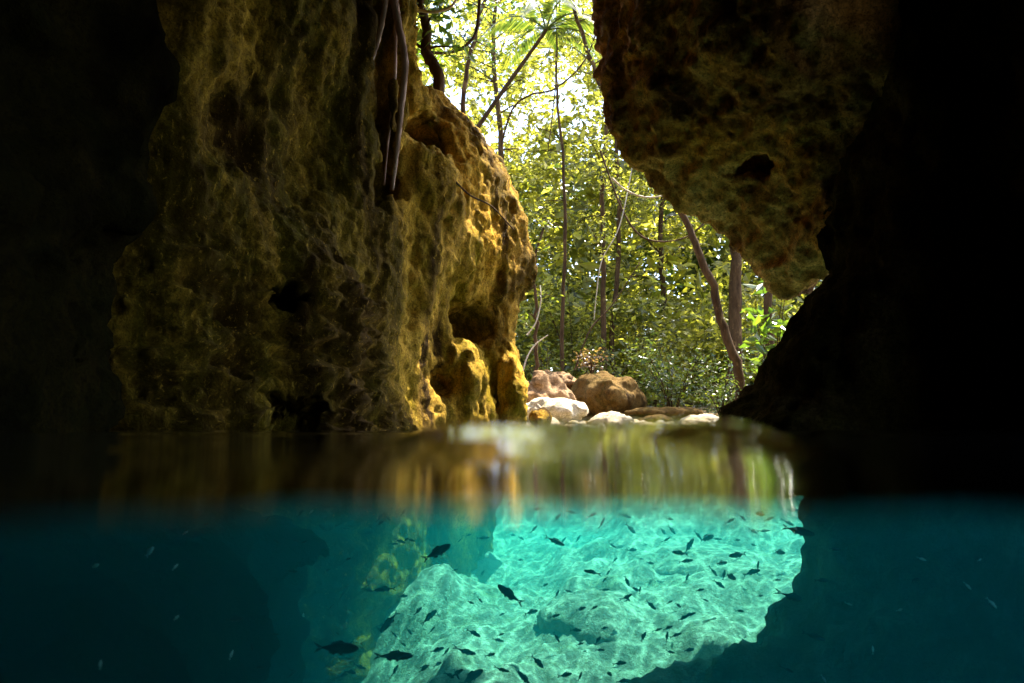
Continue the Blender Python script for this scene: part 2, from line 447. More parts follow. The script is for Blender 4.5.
# ------------------------------------------------------------------ lakebed and ground
def bed_z(x, y):
    x = np.asarray(x, float); y = np.asarray(y, float)
    z = np.interp(y, [-6, 2, 4, 5, 6.5, 8, 9.5, 10.8, 11.6, 13], [-2.6, -2.3, -1.95, -1.7, -1.45, -1.5, -1.35, -.7, .06, .12])
    z = z + (.10 + .22 * sstep(6.8, 8.5, y)) * np.clip(x - .4, 0, 2.2) * sstep(11.4, 9.5, y) - .12 * np.clip(-x - .6, 0, 3) * sstep(11, 8, y) - .60 * np.clip(-x - .2, 0, 1.1) * sstep(6.9, 5.6, y)
    z = z + .16 * np.exp(-((x + .75) / .35) ** 2 - ((y - 6.6) / .5) ** 2) + .15 * np.exp(-((x + .1) / .6) ** 2 - ((y - 5.0) / .6) ** 2)
    p = np.stack([x, y, x * 0], -1)
    w = sstep(11.5, 9.5, y)
    return z + w * (.17 * fbm(p * .9, 3, 121) + .07 * ridged(p * 1.1 + 3, 2, 131)) + (.3 + .7 * w) * (.05 * fbm(p * 3.5, 5, 141, .6) + .03 * sstep(.1, .5, noise(p * 7, 145)))
def grid(xs, ys, fz):
    X, Y = np.meshgrid(xs, ys, indexing='ij'); Z = fz(X, Y)
    v = np.stack([X, Y, Z], -1).reshape(-1, 3); nx, ny = X.shape
    i = (np.arange(nx - 1)[:, None] * ny + np.arange(ny - 1)[None]).ravel()
    return v, np.stack([i, i + ny, i + ny + 1, i + 1], 1)
tag(obj('lakebed', grid(np.arange(-5, 6.5, .05), np.arange(-5.5, 12.01, .05), bed_z), M['bed']), kind='structure')

def ground_z(x, y):
    z = np.interp(y, [11, 11.6, 13, 16, 22, 40, 120, 700], [.0, .05, .13, .35, .9, 2.0, 4, 4])
    z = z + .5 * sstep(.6, -1.2, x) * sstep(12, 14, y) * sstep(30, 20, y)
    p = np.stack([x, y, x * 0], -1)
    return z + .08 * fbm(p * 1.1, 4, 151) + .4 * sstep(20, 60, y) * fbm(p * .06, 2, 161) - .012
gy = np.concatenate([np.arange(11.2, 24, .15), np.arange(24, 60, 1.5), np.geomspace(60, 800, 24)])
gx = np.concatenate([-np.geomspace(800, 13, 26), np.arange(-12, 12.1, .2), np.geomspace(13, 800, 26)])
tag(obj('ground', grid(gx, gy, ground_z), M['ground']), kind='structure')
def on_ground(x, y): return float(ground_z(np.array(x), np.array(y)))

# ------------------------------------------------------------------ water: a rippled sheet from the lens port outwards, and the teal water below it
PORT = 0.118                                              # radius of the camera's dome port, where the water begins
def surf_z(x, y):
    r = np.hypot(x, y); p = np.stack([x, y, x * 0], -1)
    a = sstep(.35, 2.5, r)
    z = a * (.010 * fbm(p * 1.7, 3, 171) + .004 * fbm(p * 6, 2, 181))
    z = z + .0008 * (1 - a) * fbm(p * np.array([9., 16., 1.]), 2, 191)
    # a swell lapping up just before the port
    sw = np.exp(-((y - .33) / .085) ** 2) * .0162 * (sstep(-.10, -.015, x) * sstep(.165, .085, x)) * (1 + .05 * noise(p * 21, 201))
    for k, (yc, x0, x1, am) in enumerate(((.262, -.048, .010, .0030), (.225, -.030, .012, .0012), (.25, .075, .115, .0026))):
        z = z + am * np.exp(-((y - yc - .03 * noise(p * 30 + k, 205)) / .0095) ** 2) * sstep(x0 - .012, x0 + .012, x) * sstep(x1 + .014, x1 - .012, x)
    return z + sw
rr = np.concatenate([np.arange(PORT, 1.0, .006), np.geomspace(1.0, 14, 150)])
th = np.linspace(-math.pi, math.pi, 721)[:-1]
RR, TH = np.meshgrid(rr, th, indexing='ij')
tn = np.stack([np.sin(TH) * 4, np.cos(TH) * 4, TH * 0], -1)
RR = RR + PORT * (.10 * fbm(tn, 3, 221) - .02) * np.exp(-(RR - PORT) / .06)
X, Y = RR * np.sin(TH), RR * np.cos(TH)
X2 = np.clip(X, -5.2, 6.2); Y2 = np.clip(Y, -5.4, 12.2)
sv = np.stack([X2, Y2, surf_z(X2, Y2)], -1).reshape(-1, 3)
na, nb = RR.shape
i = np.arange(na - 1)[:, None] * nb; j = np.arange(nb)[None]; j1 = (j + 1) % nb
sf = np.stack([(i + j), (i + j1), (i + nb + j1), (i + nb + j)], -1).reshape(-1, 4)
sf = sf[:, ::-1]
t = NT('water_surface')
fr = t.n('ShaderNodeFresnel'); fr.inputs['IOR'].default_value = 1.33
gl = t.n('ShaderNodeBsdfGlossy'); gl.inputs['Roughness'].default_value = .075; gl.inputs['Color'].default_value = (1, 1, 1, 1)
tr = t.n('ShaderNodeBsdfTransparent')
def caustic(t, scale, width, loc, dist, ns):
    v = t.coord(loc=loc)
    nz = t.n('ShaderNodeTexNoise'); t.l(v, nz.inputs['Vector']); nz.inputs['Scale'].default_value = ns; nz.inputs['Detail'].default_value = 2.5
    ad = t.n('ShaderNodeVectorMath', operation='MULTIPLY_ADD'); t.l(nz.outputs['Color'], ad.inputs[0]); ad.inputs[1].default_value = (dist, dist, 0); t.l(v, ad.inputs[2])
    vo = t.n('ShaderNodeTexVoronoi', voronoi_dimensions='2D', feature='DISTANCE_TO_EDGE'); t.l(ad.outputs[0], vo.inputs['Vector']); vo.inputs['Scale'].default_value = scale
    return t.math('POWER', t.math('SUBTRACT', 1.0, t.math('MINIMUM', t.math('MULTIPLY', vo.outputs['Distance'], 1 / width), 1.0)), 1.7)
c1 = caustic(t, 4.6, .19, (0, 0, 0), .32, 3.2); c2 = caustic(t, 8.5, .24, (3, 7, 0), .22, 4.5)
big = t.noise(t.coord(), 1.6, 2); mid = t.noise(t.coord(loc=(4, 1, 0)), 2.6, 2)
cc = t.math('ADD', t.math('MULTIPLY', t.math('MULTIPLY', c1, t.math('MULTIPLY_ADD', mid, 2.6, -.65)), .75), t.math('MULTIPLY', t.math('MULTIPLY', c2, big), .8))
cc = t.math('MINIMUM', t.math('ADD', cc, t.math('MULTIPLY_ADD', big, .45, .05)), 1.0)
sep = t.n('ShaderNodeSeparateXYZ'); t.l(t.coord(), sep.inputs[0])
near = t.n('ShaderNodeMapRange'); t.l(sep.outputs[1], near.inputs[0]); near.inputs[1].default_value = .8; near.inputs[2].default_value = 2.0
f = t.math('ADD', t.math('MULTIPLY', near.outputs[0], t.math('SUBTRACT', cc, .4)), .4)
t.l(t.mix(f, (0, 0, 0), (1, 1, 1)), tr.inputs['Color'])  # caustic veins put into the transparent colour, so the sunlight below is patterned
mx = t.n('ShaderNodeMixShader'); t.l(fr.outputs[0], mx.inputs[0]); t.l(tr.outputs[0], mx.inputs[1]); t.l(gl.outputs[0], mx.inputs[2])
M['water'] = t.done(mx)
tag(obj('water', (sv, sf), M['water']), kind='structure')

t = NT('teal_water')
vs = t.n('ShaderNodeVolumeScatter'); vs.inputs['Color'].default_value = (.02, .70, .84, 1); vs.inputs['Density'].default_value = .12; vs.inputs['Anisotropy'].default_value = .25
va = t.n('ShaderNodeVolumeAbsorption'); va.inputs['Color'].default_value = (0, .968, .955, 1); va.inputs['Density'].default_value = .28
ad = t.n('ShaderNodeAddShader'); t.l(vs.outputs[0], ad.inputs[0]); t.l(va.outputs[0], ad.inputs[1]); t.l(ad.outputs[0], t.out.inputs['Volume'])
M['teal'] = t.m
bx = [(-5.6, -5.8, -3.6), (6.8, -5.8, -3.6), (6.8, 12.4, -3.6), (-5.6, 12.4, -3.6), (-5.6, -5.8, -.022), (6.8, -5.8, -.022), (6.8, 12.4, -.022), (-5.6, 12.4, -.022)]
tag(obj('water_body', (bx, [(3, 2, 1, 0), (4, 5, 6, 7), (0, 1, 5, 4), (1, 2, 6, 5), (2, 3, 7, 6), (3, 0, 4, 7)], False), M['teal']), kind='stuff')  # the pool's teal water as a volume under the surface sheet

# ------------------------------------------------------------------ boulders
def boulder(name, c, r, mat, label, seed, cat='boulder', rough=.16, h=None, rot=0):
    r = np.array(r, float); h = h or r.max() / 11
    def fn(g):
        p = g
        d = ell(p, (0, 0, 0), r)
        d = d + rough * r.min() * 1.3 * fbm(p / r.max() * 1.5 + seed, 3, seed) + rough * .8 * r.min() * ridged(p / r.max() * 2.2 + seed, 2, seed + 9)
        return smax(d, np.abs(p[..., 0] * .8 + p[..., 2] * .6 + .1 * r[0]) - r[0] * .9, .1 * r[0])
    v, q = surface_nets(fn, -r * 1.45, r * 1.45, h)
    v = relax(v, q, 1)
    v, q = subdivide(v, q)
    v = v + vnormals(v, q) * (.05 * r.min() * fbm(v / r.max() * 6, 4, seed + 3))[:, None]
    o = obj(name, (v, q), mat, loc=c); o.rotation_euler.z = rot
    return tag(o, label, cat)
def bat(px, py, d, dz=0): p = at(px, py, d); p.z += dz; return p
boulder('boulder', bat(606, 398, 14.5), (.86, .8, .60), M['brown'], 'large rounded brown boulder with plants on top at the far bank', 3)
boulder('boulder', bat(612, 424, 12.0), (.42, .35, .21), M['boulder'], 'white sunlit stone sitting in front of the big brown boulder', 5)
boulder('boulder', bat(703, 424, 12.0), (.42, .35, .16), M['boulder'], 'flat pale stone beside the foot of the dark cave wall', 8)
boulder('boulder', bat(657, 421, 12.6), (.34, .3, .13), M['brown'], 'small tan stone between the two white stones on the bank', 12, h=.04)
boulder('boulder', bat(668, 413, 13.6), (.75, .3, .14), M['brown'], 'low brown earthy rock lying behind the pale stones', 15, h=.06)
boulder('boulder', bat(558, 412, 12.2), (.66, .5, .30), M['boulder'], 'bright white sloping rock next to the left cliff foot', 18)
boulder('boulder', bat(540, 398, 13.4), (.70, .6, .36), M['red'], 'reddish rock heap behind the white sloping rock', 22, rough=.3)
boulder('boulder', bat(560, 384, 15.0), (.52, .5, .24), M['red'], 'dusky red ledge tucked against the big brown boulder', 26, rough=.25)
boulder('boulder', bat(548, 425, 11.4), (.22, .2, .12), M['boulder'], 'small yellowish stone at the water edge by the cliff', 31)
boulder('boulder', bat(646, 427, 11.6), (.22, .2, .08), M['boulder'], 'tiny low stone at the middle of the far water edge', 33, h=.025)
boulder('submerged_rock', bat(602, 622, 5.9), (.55, .55, .24), M['bed'], 'rounded sunlit rock rising from the middle of the lakebed', 44, 'rock', rough=.1)
boulder('submerged_rock', bat(720, 568, 7.0), (.85, .8, .24), M['bed'], 'broad pale underwater ledge toward the right wall', 52, 'rock', rough=.1)

# ------------------------------------------------------------------ vegetation
def pebbles():
    g = np.random.default_rng(9); mb = MB()
    for k in range(260):
        y = 11.15 + abs(g.normal(0, .9)); x = g.uniform(-.6, 4.2); r = g.uniform(.025, .10)
        gz = max(float(bed_z(x, y)), on_ground(x, y)); n = 8; V = []; ph = g.uniform(0, 6); sq = g.uniform(.45, .8); el = g.uniform(.7, 1.3)
        for i, la in enumerate((-1.2, -.5, .2, .85, 1.35)):
            for j in range(n):
                a = ph + 2 * math.pi * j / n; rr = r * math.cos(la) * (1 + .3 * (g.random() - .5))
                V.append((x + rr * math.cos(a) * el, y + rr * math.sin(a), gz + r * sq * math.sin(la) + r * .2))
        F = [(i * n + j, i * n + (j + 1) % n, (i + 1) * n + (j + 1) % n, (i + 1) * n + j) for i in range(4) for j in range(n)] + [(32, 33, 34, 35), (32, 35, 36, 39), (36, 37, 38, 39)]
        mb.add(V, F)
    tag(obj('pebbles', mb.mesh('pebbles'), M['boulder']), 'small pale pebbles strewn along the far bank', 'pebbles', kind='stuff')
pebbles()

def leaf_quads(P, size, seed, droop=.35, wide=.42, up=.5):
    """kite shaped leaves at the points P"""
    g = np.random.default_rng(seed); n = len(P)
    s = size * g.uniform(.55, 1.35, n)[:, None]
    d = g.normal(size=(n, 3)); d[:, 2] = d[:, 2] * .5 - droop; d /= np.linalg.norm(d, axis=1, keepdims=True)
    u = g.normal(size=(n, 3)); u[:, 2] += up; w = np.cross(d, u); w /= np.linalg.norm(w, axis=1, keepdims=True) + 1e-9
    nn = np.cross(w, d)
    a = P; c = P + d * s; m = P + d * s * .45 - nn * s * .06
    b = m + w * s * wide * .5; e = m - w * s * wide * .5
    v = np.stack([a, b, c, e], 1).reshape(-1, 3)
    return v, np.arange(4 * n).reshape(-1, 4)

def clump_points(centres, radii, per, seed, flat=.7):
    g = np.random.default_rng(seed); out = []
    for c, r in zip(centres, radii):
        k = int(per * (r ** 2) / .16)
        d = g.normal(size=(k, 3)); d /= np.linalg.norm(d, axis=1, keepdims=True)
        out.append(np.array(c) + d * (r * g.uniform(.15, 1, k)[:, None] ** .6) * np.array([1, 1, flat]))
    return np.concatenate(out)

def tree(name, label, base, path, r0, r1, limbs, crown_r, leaf, per, mat, seed, group=None, lo=.35, bark='bark', cat='tree', spread=1.0):
    """trunk along path (offsets from the base), limbs leaving it, leaf clumps at the limbs"""
    g = random.Random(seed)
    t = thing(name, label, cat, base, group)
    P = spline([(0, 0, -.25)] + path, 7); n = len(P)
    P = [q + Vector((.022 * math.sin(k * .55 + seed) + g.gauss(0, .014), g.gauss(0, .018), 0)) * min(1, k / 4) for k, q in enumerate(P)]
    mb = MB(); mb.tube(P, [r0 + (r1 - r0) * (k / (n - 1)) ** .9 + (r0 * .5 if k == 0 else 0) for k in range(n)], 9, .12, seed)
    cs, rs = [], []
    for k in range(limbs):
        f = lo + (1 - lo) * (k + g.random()) / limbs; i = min(int(f * (n - 1)), n - 1); p = P[i]
        an = g.random() * 6.28; L = crown_r * g.uniform(.5, 1.05) * (1.1 - .5 * f) * spread
        e = p + Vector((math.cos(an) * L, math.sin(an) * L, L * g.uniform(-.1, .6)))
        m = p.lerp(e, .5) + Vector((g.uniform(-.1, .1), g.uniform(-.1, .1), .08 * L))
        rr = max(.012, (r0 + (r1 - r0) * f) * .38)
        mb.tube(spline([p, m, e], 4), [rr * (1 - .75 * q / 8) for q in range(9)], 5)
        for q in (.45, .75, 1.0):
            c = p.lerp(e, q) + Vector((g.gauss(0, .12), g.gauss(0, .12), g.gauss(0, .12))) * L
            cs.append(tuple(c)); rs.append(crown_r * g.uniform(.16, .34))
    obj('trunk', mb.mesh('trunk'), M[bark], t)
    if per:
        v, f = leaf_quads(clump_points(cs, rs, per, seed), leaf, seed + 1)
        obj('crown', (v, f, False), M[mat], t)
    return t
def gp(px, d, dz=0): 
    p = at(px, 420, d); return Vector((p.x, d, on_ground(p.x, d) + dz))
def rel(base, pts): return [tuple(at(a, b, d) - base) for a, b, d in pts]

b = gp(741, 13.2)
tree('leaning_tree', 'brown leaning tree trunk crossing the green gap from lower right to upper left', b, rel(b, [(737, 370, 13.2), (722, 320, 13.2), (703, 262, 13.1), (684, 220, 13.1), (664, 186, 13.0), (636, 145, 12.9), (600, 85, 12.8), (575, 10, 12.8), (560, -70, 12.8)]), .10, .03, 7, 1.2, .12, 40, 'leaf_y', 11, lo=.75)
b = gp(766, 13.8)
tree('slim_tree', 'slim brown tree at the far right of the gap under the overhang', b, rel(b, [(770, 340, 13.8), (766, 280, 13.8), (755, 236, 13.8), (738, 170, 13.8), (735, 90, 13.9), (728, 0, 13.9)]), .10, .035, 7, 1.1, .12, 40, 'leaf_g', 12, lo=.6)
b = gp(734, 17)
tree('thick_tree', 'short thick grey trunk seen between the leaning tree and the slim tree', b, rel(b, [(736, 300, 17), (735, 240, 17), (737, 150, 17), (742, 20, 17)]), .20, .06, 12, 2.0, .13, 50, 'leaf_g', 13, lo=.5)
b = gp(603, 17.5)
tree('upright_tree', 'thin upright dark trunk near the middle of the forest gap', b, rel(b, [(604, 330, 17.5), (602, 230, 17.5), (606, 120, 17.5), (603, 0, 17.5), (600, -60, 17.5)]), .09, .03, 16, 1.8, .13, 46, 'leaf_y', 14, lo=.35)
b = gp(618, 19)
tree('upright_tree', 'slightly tilted thin trunk right beside the upright dark trunk', b, rel(b, [(612, 330, 19), (620, 230, 19), (616, 120, 19), (628, 0, 19), (630, -60, 19)]), .09, .03, 16, 2.1, .13, 46, 'leaf_y', 15, lo=.35)
b = gp(563, 16)
tree('upright_tree', 'thin trunk standing behind the left cliff edge above the red ledge', b, rel(b, [(562, 300, 16), (566, 200, 16), (556, 90, 16), (560, 0, 16), (565, -60, 16)]), .055, .02, 16, 1.7, .12, 46, 'leaf_y', 16, lo=.35)
b = gp(536, 13.6)
tree('sapling', 'brown sapling stem hugging the lower edge of the left cliff', b, rel(b, [(536, 380, 13.6), (537, 330, 13.6), (534, 280, 13.6), (545, 220, 13.7)]), .055, .02, 7, .6, .10, 60, 'leaf_g', 17, lo=.5)
b = gp(668, 21)
tree('upright_tree', 'distant pale trunk behind the leaning tree', b, rel(b, [(668, 330, 21), (660, 240, 21), (668, 120, 21), (660, 0, 21)]), .12, .04, 16, 2.4, .14, 42, 'leaf_y', 18, lo=.3)
b = gp(505, 17)
tree('upright_tree', 'leafy tree rising behind the ridge of the left cliff', b, rel(b, [(505, 300, 17), (500, 150, 17), (494, 40, 17), (498, -40, 17)]), .11, .04, 18, 2.1, .12, 44, 'leaf_y', 19, lo=.5)
b = gp(465, 11.6)
tree('dark_tree', 'leafy tree with dark hanging twigs at the upper left of the gap', b, rel(b, [(465, 300, 11.6), (462, 120, 11.6), (474, 40, 11.6), (490, -30, 11.6), (500, -90, 11.6)]), .06, .025, 14, 1.15, .10, 46, 'leaf_d', 20, lo=.58)
# gnarled stem on the ridge with big green leaves
b = at(440, 92, 8.1)
tree('ridge_tree', 'dark forked stem rooted on the cliff ridge with large green leaves', b, rel(b, [(436, 72, 8.1), (428, 52, 8.1), (424, 20, 8.1), (420, -30, 8.1)]), .085, .05, 9, .75, .15, 46, 'leaf_b', 23, lo=.45)

def shrub(label, base, r, hgt, leaf, n, mat, seed, name='shrub', group=None):
    g = random.Random(seed); t = thing(name, label, 'shrub', base, group)
    mb = MB(); cs, rs = [], []
    for k in range(10):
        an = g.random() * 6.28; L = r * g.uniform(.2, .85); h = hgt * g.uniform(.45, 1)
        e = Vector((math.cos(an) * L, math.sin(an) * L, h))
        mb.tube(spline([(0, 0, -.1), (e.x * .4, e.y * .4, h * .55), e], 4), [.018 * (1 - .7 * q / 8) for q in range(9)], 5)
        for q in (.45, .75, 1.): cs.append((e.x * q, e.y * q, h * q)); rs.append(r * g.uniform(.25, .5))
    obj('stem', mb.mesh('stem'), M['bark'], t)
    P = clump_points(cs, rs, 40, seed); gg = np.random.default_rng(seed); P = P[gg.permutation(len(P))[:n]]
    v, f = leaf_quads(P, leaf, seed, .2); obj('leaves', (v, f, False), M[mat], t)
    return t
shrub('dense dark green bush behind the low pale stones at the right', gp(672, 14.8), 1.15, 1.7, .10, 3600, 'leaf_d', 61)
shrub('dark leafy bush between the leaning trunk and the cave wall', gp(722, 14.6), .9, 1.4, .10, 2600, 'leaf_d', 62)
shrub('green bush behind the large brown boulder', gp(606, 16.3), 1.0, 1.7, .10, 2400, 'leaf_g', 63)
shrub('small green bush on the red rocks by the left cliff', gp(545, 15.6), .7, 1.7, .09, 1500, 'leaf_g', 64)
shrub('yellow green bush in front of the distant pale trunk', gp(655, 18.5), 1.6, 3.1, .12, 3000, 'leaf_y', 65)
shrub('tall yellow green bush left of the upright dark trunk', gp(575, 18.5), 1.5, 3.3, .12, 3000, 'leaf_y', 66)
shrub('broad leaved plant under the tip of the overhang', gp(775, 12.6), .55, 2.6, .30, 170, 'leaf_b', 67)
shrub('dry twiggy plant on top of the brown boulder', at(592, 372, 14.4), .5, .42, .07, 420, 'dry', 68)
shrub('low dark plant at the right end of the far bank', gp(752, 13.0), .55, .9, .09, 900, 'leaf_d', 69)

# far wood: one mass of leaves and thin stems
g = np.random.default_rng(5)
def wood_points(n, y0, y1, zk, thr=-.06, sd=0):
    y = g.uniform(y0, y1, n); x = (g.uniform(350, 860, n) - 512) / 683 * y
    z = g.uniform(0, 1, n) ** .9 * zk * y
    p = np.stack([x, y, z], -1)
    k = fbm(p * np.array([.8, .8, 1.0]) + sd, 3, 211) + .35 * fbm(p * 2.6, 2, 213)
    keep = k > thr + .26 * sstep(.30, .58, z / y)
    p = p[keep]; p[:, 2] += ground_z(p[:, 0], p[:, 1])
    return p
def wood(name, n, y0, y1, top, thr, leaf, mat, seed, label):
    p = wood_points(n, y0, y1, top, thr, seed)
    gg = np.random.default_rng(seed); big = gg.random(len(p)) < .22
    a, fa = leaf_quads(p[~big], leaf, seed, .25); b, fb = leaf_quads(p[big], leaf * 1.9, seed + 1, .4)
    tag(obj(name, (np.concatenate([a, b]), np.concatenate([fa, fb + len(a)]), False), M[mat]), label, 'forest', kind='stuff')
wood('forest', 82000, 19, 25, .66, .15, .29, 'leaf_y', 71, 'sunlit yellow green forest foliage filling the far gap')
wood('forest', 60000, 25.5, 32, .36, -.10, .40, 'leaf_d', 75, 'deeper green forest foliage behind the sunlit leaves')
up = wood_points(32000, 17.5, 24, .16)
v, f = leaf_quads(up, .24, 72, .25)
tag(obj('undergrowth', (v, f, False), M['leaf_y']), 'low green undergrowth along the forest floor', 'undergrowth', kind='stuff')
lx = g.uniform(-3, 5, 2500); ly = g.uniform(11.6, 20, 2500)
lp = np.stack([lx, ly, ground_z(lx, ly) + .02], -1); v, f = leaf_quads(lp, .10, 73, 0, .5, 3)
tag(obj('fallen_leaves', (v, f, False), M['dry']), 'dry fallen leaves scattered over the far bank', 'leaves', kind='stuff')

# palm with feathered fronds
def palm(label, base, top, seed, dirs, L):
    t = thing('palm_tree', label, 'palm', base)
    mb = MB(); tp = top - base; mb.tube(spline([(0, 0, -.2), (tp.x * .3, tp.y * .3, tp.z * .5), tp], 8), [.07 - .002 * k for k in range(17)], 9, .1)
    obj('trunk', mb.mesh('trunk'), M['bark'], t)
    for k, (dx, dy, dz) in enumerate(dirs):
        d = Vector((dx, dy, dz)).normalized(); Q = [tp + d * (L * s) + Vector((0, 0, -.95 * L * s * s)) for s in np.linspace(0, 1, 14)]
        fb = MB(); fb.tube(Q, [.022 * (1 - .8 * q / 13) for q in range(14)], 5)
        for s in np.linspace(.1, .99, 46):
            i = s * 13; a = Q[int(i)].lerp(Q[min(int(i) + 1, 13)], i % 1); tn = (Q[min(int(i) + 1, 13)] - Q[int(i)]).normalized()
            sd = tn.cross(Vector((0, 0, 1))).normalized(); l = .62 * math.sin(math.pi * min(.95, s * .8 + .18)) * L / 2.6
            for sg in (-1, 1):
                e = a + (sd * sg * .75 + tn * .55 + Vector((0, 0, -.45))).normalized() * l; m = a.lerp(e, .5); w = tn * .022
                fb.add([a, m + w, e, m - w], [(0, 1, 2, 3)])
        obj('frond', fb.mesh('frond', False), M['leaf_d'], t)
palm('palm with arching feathered fronds high in the middle of the gap', gp(375, 13.5), at(546, 30, 13.5), 5,
     [(1, -.3, .7), (.9, .5, .9), (-.9, -.2, .8), (-.3, -.9, .7), (.35, -.8, .9), (-.6, .7, .8), (.2, .5, 1.2), (.75, -.75, .5), (1, -.1, .25)], 2.1)

# vines, roots, dead branches
def strand(name, label, pts, r, mat, cat, taper=.6, n=7, bump=.25, seed=1):
    P = spline(pts, 8); k = len(P); o = Vector(P[0])
    mb = MB(); mb.tube([p - o for p in P], [r * (1 - (1 - taper) * i / (k - 1)) for i in range(k)], n, bump, seed)
    return tag(obj(name, mb.mesh(name), M[mat], loc=o), label, cat)
def A(L): return [at(*p) for p in L]
strand('hanging_root', 'long pinkish root hanging in front of the dark cleft of the cliff', A([(388, -60, 6.0), (396, 10, 6.05), (405, 60, 6.1), (401, 110, 6.15), (397, 150, 6.2), (392, 190, 6.3)]), .042, 'root', 'root', .45, bump=.4)
strand('hanging_root', 'thin root curving down left side of the dark cleft', A([(392, -60, 6.0), (385, 5, 6.0), (378, 40, 6.05), (367, 75, 6.1), (363, 100, 6.2)]), .030, 'root', 'root', .5, bump=.4)
strand('hanging_root', 'short root strand lying inside the dark cleft behind the long root', A([(396, 20, 6.3), (394, 90, 6.35), (388, 140, 6.4), (384, 185, 6.5)]), .02, 'root', 'root', .5, bump=.4)
strand('vine', 'pale looping vine at the top left corner of the gap', A([(404, -30, 7.4), (412, 4, 7.4), (424, 11, 7.4), (440, 11, 7.4), (454, 3, 7.4), (462, -20, 7.4)]), .022, 'palebark', 'vine')
strand('vine', 'dark thin vine hanging from the top in a long curve toward the ridge stem', A([(481, -30, 8.6), (478, 20, 8.6), (473, 38, 8.5), (458, 50, 8.4), (442, 53, 8.3), (430, 52, 8.2)]), .022, 'bark', 'vine', .9)
strand('vine', 'dark thin vine sagging between the cliff top and the ridge stem', A([(404, 30, 7.9), (412, 40, 8.0), (422, 48, 8.1), (430, 52, 8.1)]), .022, 'bark', 'vine', .9)
strand('vine', 'white thin vine sagging across the gap below the overhang', A([(612, 178, 12), (626, 190, 12), (645, 197, 12), (664, 195, 12), (684, 184, 12), (700, 172, 12)]), .018, 'palebark', 'vine', .9, bump=.6)
strand('vine', 'straight thin vine hanging through the centre of the gap', A([(556, -40, 14), (557, 60, 14), (553, 110, 14), (548, 150, 14)]), .018, 'bark', 'vine')
strand('vine', 'pale crooked vine hanging left of the upright dark trunk', A([(640, 120, 14.6), (628, 190, 14.6), (618, 230, 14.6), (602, 260, 14.6), (597, 290, 14.6), (594, 320, 14.6)]), .014, 'palebark', 'vine')
strand('dead_branch', 'bare pale branch poking out beside the lower left cliff edge', A([(527, 335, 12.6), (536, 322, 12.6), (541, 300, 12.6), (540, 285, 12.6)]), .014, 'palebark', 'branch')
strand('dead_branch', 'bare forked stick leaning on the red rocks by the left cliff', A([(520, 385, 12.4), (526, 360, 12.5), (535, 345, 12.6), (548, 335, 12.6)]), .016, 'palebark', 'branch')
strand('dead_branch', 'thin white stick lying across the white sloping rock', A([(533, 400, 12.0), (545, 412, 11.7), (556, 424, 11.5)]), .02, 'palebark', 'branch')
strand('vine', 'dark twisted liana crossing from the cliff top toward the palm', A([(500, 150, 12.5), (512, 110, 12.4), (530, 95, 12.3), (556, 88, 12.4), (585, 60, 12.5), (600, 20, 12.5)]), .02, 'bark', 'vine', .8, bump=.5)
strand('vine', 'dark liana looping low across the forest behind the leaning tree', A([(600, 150, 15), (625, 215, 15), (650, 240, 15), (690, 235, 15), (720, 200, 15), (735, 160, 15)]), .022, 'bark', 'vine', .8, bump=.5)
strand('dead_branch', 'dark bare branch slanting above the brown boulder', A([(575, 370, 14.8), (590, 330, 14.9), (612, 305, 15), (640, 262, 15)]), .022, 'bark', 'branch', .5, bump=.5)
strand('creeper', 'dark creeper stem running down the sunlit face of the cliff', A([(452, 178, 6.95), (470, 195, 7.2), (490, 205, 7.45), (505, 220, 7.6), (514, 230, 7.7)]), .012, 'bark', 'vine')

# ------------------------------------------------------------------ fish
def fish_mesh(name, deep, bend, mat):
    """unit long fish, head at +x: lofted body, forked tail, dorsal, anal and side fins in one mesh"""
    prof = [(.50, .012), (.485, .045), (.44, .085), (.36, .122), (.25, .148), (.12, .155), (-.02, .138), (-.14, .103), (-.25, .062), (-.33, .034), (-.37, .028)]
    mb = MB(); n = 12; V = []
    by = lambda x: bend * (min(0, x - .15)) ** 2
    for x, h in prof:
        for k in range(n):
            a = 2 * math.pi * k / n
            V.append((x, by(x) + math.cos(a) * h * .48, math.sin(a) * h * deep * (1.0 if math.sin(a) > 0 else 1.08)))
    m = len(prof); F = [(i * n + k, i * n + (k + 1) % n, (i + 1) * n + (k + 1) % n, (i + 1) * n + k) for i in range(m - 1) for k in range(n)]
    for e in (0, m - 1):
        for k in range(1, n // 2): F.append((e * n + k - 1, e * n + k, e * n + n - 1 - k, e * n + (n - k) % n))
    mb.add(V, F)
    def fin(P, th=.006):                                   # P: (x, z) outline in order, four points
        v = [(x, by(x) + s * th, z * deep) for s in (-1, 1) for x, z in P]
        mb.add(v, [(0, 1, 2, 3), (7, 6, 5, 4)] + [(k, (k + 1) % 4, 4 + (k + 1) % 4, 4 + k) for k in range(4)])
    fin([(-.35, .03), (-.55, .16), (-.50, .07), (-.44, .0)]); fin([(-.35, -.03), (-.44, .0), (-.50, -.07), (-.55, -.16)])
    fin([(.20, .13), (.10, .215), (-.10, .17), (-.16, .085)]); fin([(-.02, -.12), (-.08, -.20), (-.18, -.15), (-.21, -.07)])
    fin([(.16, -.14), (.08, -.22), (.05, -.19), (.06, -.14)])
    for s in (-1, 1):
        mb.add([(.22, s * .065, -.03), (.08, s * .12, -.09), (.05, s * .11, -.05), (.17, s * .07, .0)], [(0, 1, 2, 3)])
    me = mb.mesh(name); me.materials.append(mat); return me
FM = [fish_mesh('fish', .74, 0, M['fish']), fish_mesh('fish', .62, .7, M['fish']), fish_mesh('fish', .85, -.6, M['fish']), fish_mesh('fish', .70, -.25, M['fish'])]
SM = fish_mesh('fish', .8, .3, M['silver'])
